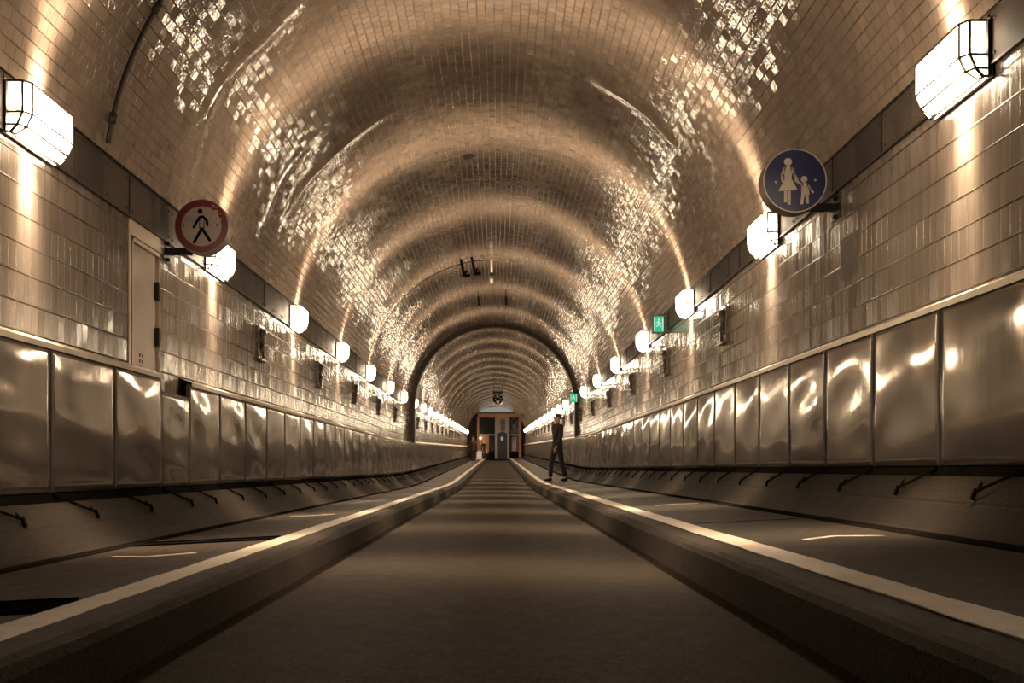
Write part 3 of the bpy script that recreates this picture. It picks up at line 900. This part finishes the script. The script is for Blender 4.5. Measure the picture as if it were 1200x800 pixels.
# ventilator far down the tunnel
fy = 62.0
t = thing('jet_fan', 'round black ventilator with white spokes under the far vault', 'fan', (.02, fy, 4.34 + rise(fy)))
m = MB(); m.lathe([(.34, 0), (.36, .02), (.36, .9), (.33, .92), (.32, .9), (.32, .02), (.34, 0)], (0,0,0), 'y', 36, 0, False); m.build('casing', M['cap'], t, smooth=False)
m = MB(); m.lathe([(.001, .10), (.32, .10), (.32, .12), (.001, .12)], (0,0,0), 'y', 36); m.build('grille', M['black'], t)
for i in range(8):
    a = 2*PI*i/8 + .2; m = MB()
    m.bar((.11*math.cos(a), .05, .11*math.sin(a)), (.28*math.cos(a), .06, .30*math.sin(a)), .10, .02); m.build('blade', M['bladewhite'], t)
m = MB(); m.lathe([(.001, .0), (.08, .02), (.1, .1)], (0,0,0), 'y', 18); m.build('hub', M['black'], t, smooth=True)
m = MB(); m.box((-.28, .1, .33), (-.22, .8, .48)); m.box((.22, .1, .33), (.28, .8, .48)); m.box((-.34, .1, .42), (.34, .8, .47)); m.build('mount', M['iron'], t)

# ------------------------------------------------------------------ pavement marks, grates, studs
def chevron(label, x0, xt, x1, yt, dy, fn, th=.06):
    m = MB(); r = lambda x, y: fn(x) + .004 + rise(y)
    for a, b in ((x0, xt), (xt, x1)):
        ya, yb = (yt + dy, yt) if a != xt else (yt, yt + dy)
        lo = [(a, ya), (b, yb), (b, yb+th), (a, ya+th)]
        k0 = len(m.v)
        m.v += [(x, y, r(x, y) - .006) for x, y in lo] + [(x, y, r(x, y)) for x, y in lo]
        for q in ((0,1,2,3),(7,6,5,4),(0,4,5,1),(1,5,6,2),(2,6,7,3),(3,7,4,0)):
            m.f.append(tuple(k0+i for i in q)); m.uv.append(None); m.mi.append(0)
    o = m.build('painted_chevron', M['paint'], None)
    return tag(o, label, 'pavement marking', 'white chevrons painted on the pavements')
for i in range(6):
    y = 4.52 + 4.0*i
    chevron('white chevron painted on left pavement, %s from the camera' % ordinal(i+1), -1.91, -1.715, -1.50, y, .10, sw_l)
    chevron('white chevron painted on right pavement, %s from the camera' % ordinal(i+1), 1.474, 1.66, 1.86, y + .08 + (.2 if i else 0), -.11, sw_r)
def grate(label, y, dy):
    m = MB(); xa, xb = -2.10, -1.31
    t = thing('drain_grate', label, 'drain', (0, y, rise(y)), 'drain grates in the left pavement')
    m.face([(xa, 0, sw_l(xa)+.002), (xb, 0, sw_l(xb)+.002), (xb, dy, sw_l(xb)+.002), (xa, dy, sw_l(xa)+.002)]); m.build('channel', M['black'], t)
    m = MB(); n = 22
    for yy in (0, dy): m.bar((xa, yy, sw_l(xa)+.004), (xb, yy, sw_l(xb)+.004), .012, .01)
    for i in range(n+1):
        x = xa + (xb-xa)*i/n; m.box((x-.004, 0, sw_l(x)), (x+.004, dy, sw_l(x)+.0035))
    m.build('bars', M['black'], t)
grate('dark drain grate across left pavement, close to the camera', 2.66, .27)
grate('dark drain grate across left pavement, beyond the nearest white chevron', 5.40, .24)
for y, lab in ((6.0, 'dark expansion joint across right pavement, nearer one'), (10.5, 'dark expansion joint across right pavement, farther one')):
    m = MB(); m.v = []
    pts = [(1.26 + .8*i/8, y + .02*math.sin(i*2.1)) for i in range(9)]
    for (x, yy), (x2, yy2) in zip(pts, pts[1:]):
        m.face([(x, yy, sw_r(x)+.003), (x2, yy2, sw_r(x2)+.003), (x2, yy2+.045, sw_r(x2)+.003), (x, yy+.045, sw_r(x)+.003)])
    o = m.build('expansion_joint', M['black'], None); tag(o, lab, 'joint', 'expansion joints in the right pavement')
sp = None
for i, x in enumerate((-.86, -.34, .20, .74)):
    m = MB(); m.lathe([(.075, -.01), (.07, .018), (.05, .032), (.001, .036)], (0,0,0), 'z', 14)
    o = m.build('road_stud', M['iron'], None, smooth=True, loc=(x, 29.5, rise(29.5)))
    tag(o, 'dark round stud set in the road beyond the dip, %s from the left kerb' % ordinal(i+1), 'stud', 'studs in a line across the road')

# ------------------------------------------------------------------ end of the tunnel
ZE = rise(YE)
def EP(x, y): return ((x-583)*YE/F, EYE + (549-y)*YE/F)          # layout of the end wall from the drawing
def endbox(mb, xa, ya, xb, yb, d0, d1, m=0):
    (x0, z1), (x1, z0) = EP(xa, ya), EP(xb, yb)
    mb.box((x0, YE-d1, z0), (x1, YE-d0, z1), m)
m = MB(); m.box((-3.2, YE+.02, ZE-.3), (3.2, YE+.3, ZE+5.4)); tag(m.build('wall_back', M['strip']), kind='structure')
t = thing('end_partition', 'timber and glass partition closing the far end of the tunnel', 'partition', (0, YE, ZE))
t_loc = Vector(t.location)
def part(mb, name, mat, **kw):
    mb.v = [tuple(Vector(v) - t_loc) for v in mb.v]
    return mb.build(name, mat, t, **kw)
m = MB(); endbox(m, 560, 484.5, 609, 489, 0, .35); part(m, 'beam', M['orange'], bevel=.03)
for xs in ((559, 489, 561.5, 540), (608, 489, 611, 540)):
    m = MB(); endbox(m, *xs, 0, .3); part(m, 'post', M['orange'], bevel=.03)
m = MB(); endbox(m, 561.5, 489.3, 580, 508.5, 0, .08); part(m, 'dark_window', M['darkglass'])
m = MB(); endbox(m, 597, 489.3, 608, 508.5, 0, .08); part(m, 'dark_window', M['darkglass'])
m = MB(); endbox(m, 561.5, 508.5, 580, 510, 0, .16); endbox(m, 597, 508.5, 608, 510, 0, .16); part(m, 'rail', M['plaster'])
m = MB(); endbox(m, 580, 489, 583.2, 537.5, 0, .2); endbox(m, 594.2, 489, 597, 537.5, 0, .2); endbox(m, 583.2, 489, 594.2, 508, 0, .12); c = part(m, 'pale_surround', M['plaster'], bevel=.02)
m = MB(); endbox(m, 586.5, 491, 592, 505, .12, .16); part(m, 'notice_panel', M['signback'])
m = MB(); (xa, zt_), (xb, _) = EP(583.2, 508), EP(594.2, 508)
m.slab([(xa, EP(0, 537.8)[1]), (xb, EP(0, 537.8)[1]), (xb, zt_), ((xa+xb)/2, zt_+.22), (xa, zt_)], YE-.16, YE-.02); dp = part(m, 'door_leaf', M['navy'])
m = MB(); endbox(m, 586.8, 511.5, 589.8, 516, .16, .18); part(m, 'door_window', M['milky'])
for xa, xb, mat in ((561.5, 573, 'orange'), (600.5, 608, 'brown')):
    m = MB(); endbox(m, xa, 510, xb, 531, 0, .1); part(m, 'timber_panel', M[mat])
for xa, xb in ((573.5, 579.5), (599.5, 605)):
    m = MB(); endbox(m, xa, 512, xb, 528.5, .0, .14); part(m, 'dark_opening', M['darkglass'])
m = MB(); endbox(m, 572.5, 529, 580, 538, 0, .16); endbox(m, 597, 529, 607, 538, 0, .16); part(m, 'dado', M['skirt'])
m = MB(); (cx_, zb_) = EP(584.5, 483.5); rx, rz = 23*YE/F, 7.2*YE/F
m.slab([(cx_ + rx*math.cos(PI*i/24), zb_ + rz*math.sin(PI*i/24)) for i in range(25)], YE-.05, YE+.01); part(m, 'lunette', M['milky'])
m = MB(); m.tube([(cx_ + (rx+.05)*math.cos(PI*i/24), YE-.1, zb_ + (rz+.06)*math.sin(PI*i/24)) for i in range(25)], .07, 8); part(m, 'lunette_frame', M['iron'])
m = MB(); m.box((EP(562.5,0)[0], YE-.2, zb_-.1), (EP(607,0)[0], YE-.02, zb_+.03)); part(m, 'transom', M['iron'])
m = MB(); m.lathe([(.001,-.09), (.06,-.07), (.085,0), (.06,.07), (.001,.09)], (EP(563.2,0)[0], YE-.3, EP(0,513.3)[1]), 'z', 14); part(m, 'small_light', M['doorlamp'], smooth=True)
# white barrier box at the end
m = MB(); bx, bz = EP(562.5, 531)
m.slab([(-.26,0),(.26,0),(.22,.2),(.2,.62),(.1,.7),(-.1,.7),(-.2,.62),(-.22,.2)], -.2, .2)
o = m.build('barrier_block', M['whitebox'], None, bevel=.02, loc=(-1.52, 78.0, rise(78.0)+.135)); tag(o, 'white plastic barrier block at the far end by left kerb', 'barrier')

# ------------------------------------------------------------------ people
def skinned(name, joints, edges, mat, parent, root=0, sub=2):
    me = bpy.data.meshes.new(name)
    me.from_pydata([j[0] for j in joints], edges, [])
    me.materials.append(mat)
    o = bpy.data.objects.new(name, me); link(o, parent)
    me.skin_vertices or None
    bm = bmesh.new(); bm.from_mesh(me)
    lay = bm.verts.layers.skin.verify()
    for v, j in zip(bm.verts, joints):
        r = j[1]; v[lay].radius = r if isinstance(r, tuple) else (r, r); v[lay].use_root = (v.index == root)
    bm.to_mesh(me); bm.free()
    md = o.modifiers.new('Skin', 'SKIN'); md.use_smooth_shade = True
    sb = o.modifiers.new('Subdivision', 'SUBSURF'); sb.levels = sub; sb.render_levels = sub
    return o
def person(label, loc, rz, step, coat, scale=1.0):
    t = thing('person', label, 'person', loc, None, rz); t.scale = (scale,)*3
    # pose: walking, facing -y; step = stride half length; right leg forward
    kf = step
    legs = {}
    for sx, d in ((-1, 1), (1, -1)):
        hip = (sx*.095, 0, .90)
        knee = (sx*.10, -d*kf*.62 - .035, .50)
        ank = (sx*.10, -d*kf + (.03 if d < 0 else 0), .085 + (.02 if d < 0 else 0))
        toe = (sx*.115, ank[1] - .17, .035)
        legs[sx] = (hip, knee, ank, toe)
    arms = {}
    for sx, d in ((-1, -1), (1, 1)):
        sh = (sx*.185, 0, 1.43); el = (sx*.235, d*-.06 + .03, 1.14); wr = (sx*.235, d*-.14 - .02, .90)
        arms[sx] = (sh, el, wr)
    J_, E_ = [], []
    def add(p, r, par=None):
        J_.append((p, r)); i = len(J_)-1
        if par is not None: E_.append((par, i))
        return i
    pel = add((0,0,.95), (.085,.085)); sp = add((0,0,1.15), (.09,.09), pel); ch = add((0,0,1.36), (.10,.10), sp)
    nk = add((0,.005,1.50), .058, ch); hb = add((0,-.005,1.57), (.062,.07), nk); hm = add((0,-.012,1.645), (.074,.09), hb); ht = add((0,-.005,1.72), (.06,.075), hm)
    add((0,-.108,1.635), .013, hm)                                   # nose
    for sx in (-1, 1): add((sx*.078, .005, 1.64), (.012,.02), hm)   # ears
    for sx in (-1, 1):
        a = add(legs[sx][0], .07, pel); b = add(legs[sx][1], .05, a); c = add(legs[sx][2], .04, b)
        sh, el, wr = arms[sx]
        a = add(sh, .045, ch); b = add(el, .036, a); c = add(wr, .027, b)
        pm = add((wr[0], wr[1]-.02, wr[2]-.05), (.032,.018), c)
        kn = add((wr[0], wr[1]-.03, wr[2]-.085), (.036,.016), pm)
        for f in range(4):
            yy = wr[1] - .062 + f*.021; L = (.062,.072,.068,.052)[f]
            f1 = add((wr[0], yy, wr[2]-.105), .0095, kn); f2 = add((wr[0]-sx*.006, yy-.004, wr[2]-.105-L*.55), .0085, f1); add((wr[0]-sx*.02, yy-.006, wr[2]-.105-L), .0075, f2)
        t1 = add((wr[0]-sx*.01, wr[1]-.058, wr[2]-.065), .011, pm); add((wr[0]-sx*.018, wr[1]-.075, wr[2]-.10), .009, t1)
    skinned('body', J_, E_, M['skin'], t, 0, 1)
    # jacket
    J2 = [((0,0,.86), (.135,.135)), ((0,0,.98), (.14,.14)), ((0,0,1.17), (.135,.135)), ((0,0,1.37), (.15,.15)), ((0,.005,1.49), (.08,.08))]
    E2 = [(0,1),(1,2),(2,3),(3,4)]
    for sx in (-1, 1):
        sh, el, wr = arms[sx]; i = len(J2)
        J2 += [(sh, .078), (el, .062), ((wr[0], wr[1], wr[2]+.01), .046)]; E2 += [(3,i),(i,i+1),(i+1,i+2)]
    skinned('jacket', J2, E2, coat, t, 1, 2)
    J3 = [((0,0,.95), (.105,.105))]; E3 = []
    for sx in (-1, 1):
        hip, knee, ank, toe = legs[sx]; i = len(J3)
        J3 += [(hip, .092), (knee, .072), ((ank[0], ank[1], ank[2]+.01), .058)]; E3 += [(0,i),(i,i+1),(i+1,i+2)]
    skinned('trousers', J3, E3, M['jeans'], t, 0, 2)
    for sx in (-1, 1):
        hip, knee, ank, toe = legs[sx]
        skinned('shoe', [((ank[0], ank[1]+.05, .045), (.04,.045)), ((ank[0], ank[1]-.03, .05), (.045,.05)), ((toe[0], toe[1]+.05, .04), (.045,.035)), ((toe[0], toe[1], .03), (.032,.026))], [(0,1),(1,2),(2,3)], M['shoe'], t, 1, 1)
    m = MB(); prof = []
    for i in range(9):
        a = PI/2*i/8; prof.append((.093*math.cos(a), .098*math.sin(a)))
    m.lathe(prof, (0,0,0), 'z', 18)
    m.v = [(x*.93, y*1.12 + .018, z - (.055 if y > 0.02 and z < .03 else 0)) for x, y, z in m.v]
    h = m.build('hair', M['hair'], t, smooth=True, loc=(0, 0, 1.665))
    for sx in (-1, 1):
        m = MB(); m.lathe([(.001,-.009), (.008,-.006), (.009,0), (.008,.006), (.001,.009)], (0,0,0), 'z', 10); m.build('eye', M['black'], t, loc=(sx*.03, -.098, 1.655))
    m = MB(); m.tube([(-.022,-.094,1.595), (0,-.1,1.592), (.022,-.094,1.595)], .005, 6); m.build('mouth', simple('lips', (.28,.11,.09), .5), t)
    return t
py = 24.4
person('person in dark coat walking on the right pavement past the arch rib', (1.56, py, sw_r(1.56) + rise(py)), -1.15, .16, M['coat'], 1.0)
py = 63.0
person('person in rust-brown coat far down on the left pavement', (-1.62, py, sw_l(-1.62) + rise(py)), .2, .2, M['coatred'], 1.0)
py = 80.5
person('person in dark clothes at the far end left of the dark door', (-1.16, py, sw_l(-1.2) + rise(py)), .0, .08, M['coat'], .92)

# ------------------------------------------------------------------ light, camera, output look
w = bpy.data.worlds.new('World'); scene.world = w; w.use_nodes = True
w.node_tree.nodes['Background'].inputs[0].default_value = (.02, .015, .01, 1)
w.node_tree.nodes['Background'].inputs[1].default_value = .2
cam = bpy.data.cameras.new('camera'); co = bpy.data.objects.new('camera', cam); COL.objects.link(co)
cam.sensor_width = 36.0; cam.lens = 36.0*F/1200
co.location = (0, 0, EYE); co.rotation_euler = (PI/2, 0, 0)
cam.shift_x = (600-583)/1200; cam.shift_y = (549-400)/1200
cam.clip_start = .05; cam.clip_end = 300
scene.camera = co
scene.view_settings.view_transform = 'Standard'; scene.view_settings.look = 'None'
scene.view_settings.gamma = 1; scene.view_settings.use_curve_mapping = False
scene.view_settings.exposure = 1.0
scene.cycles.sample_clamp_indirect = 4.0
scene.cycles.caustics_reflective = True
scene.cycles.max_bounces = 10; scene.cycles.diffuse_bounces = 4; scene.cycles.glossy_bounces = 5
scene.cycles.transparent_max_bounces = 12
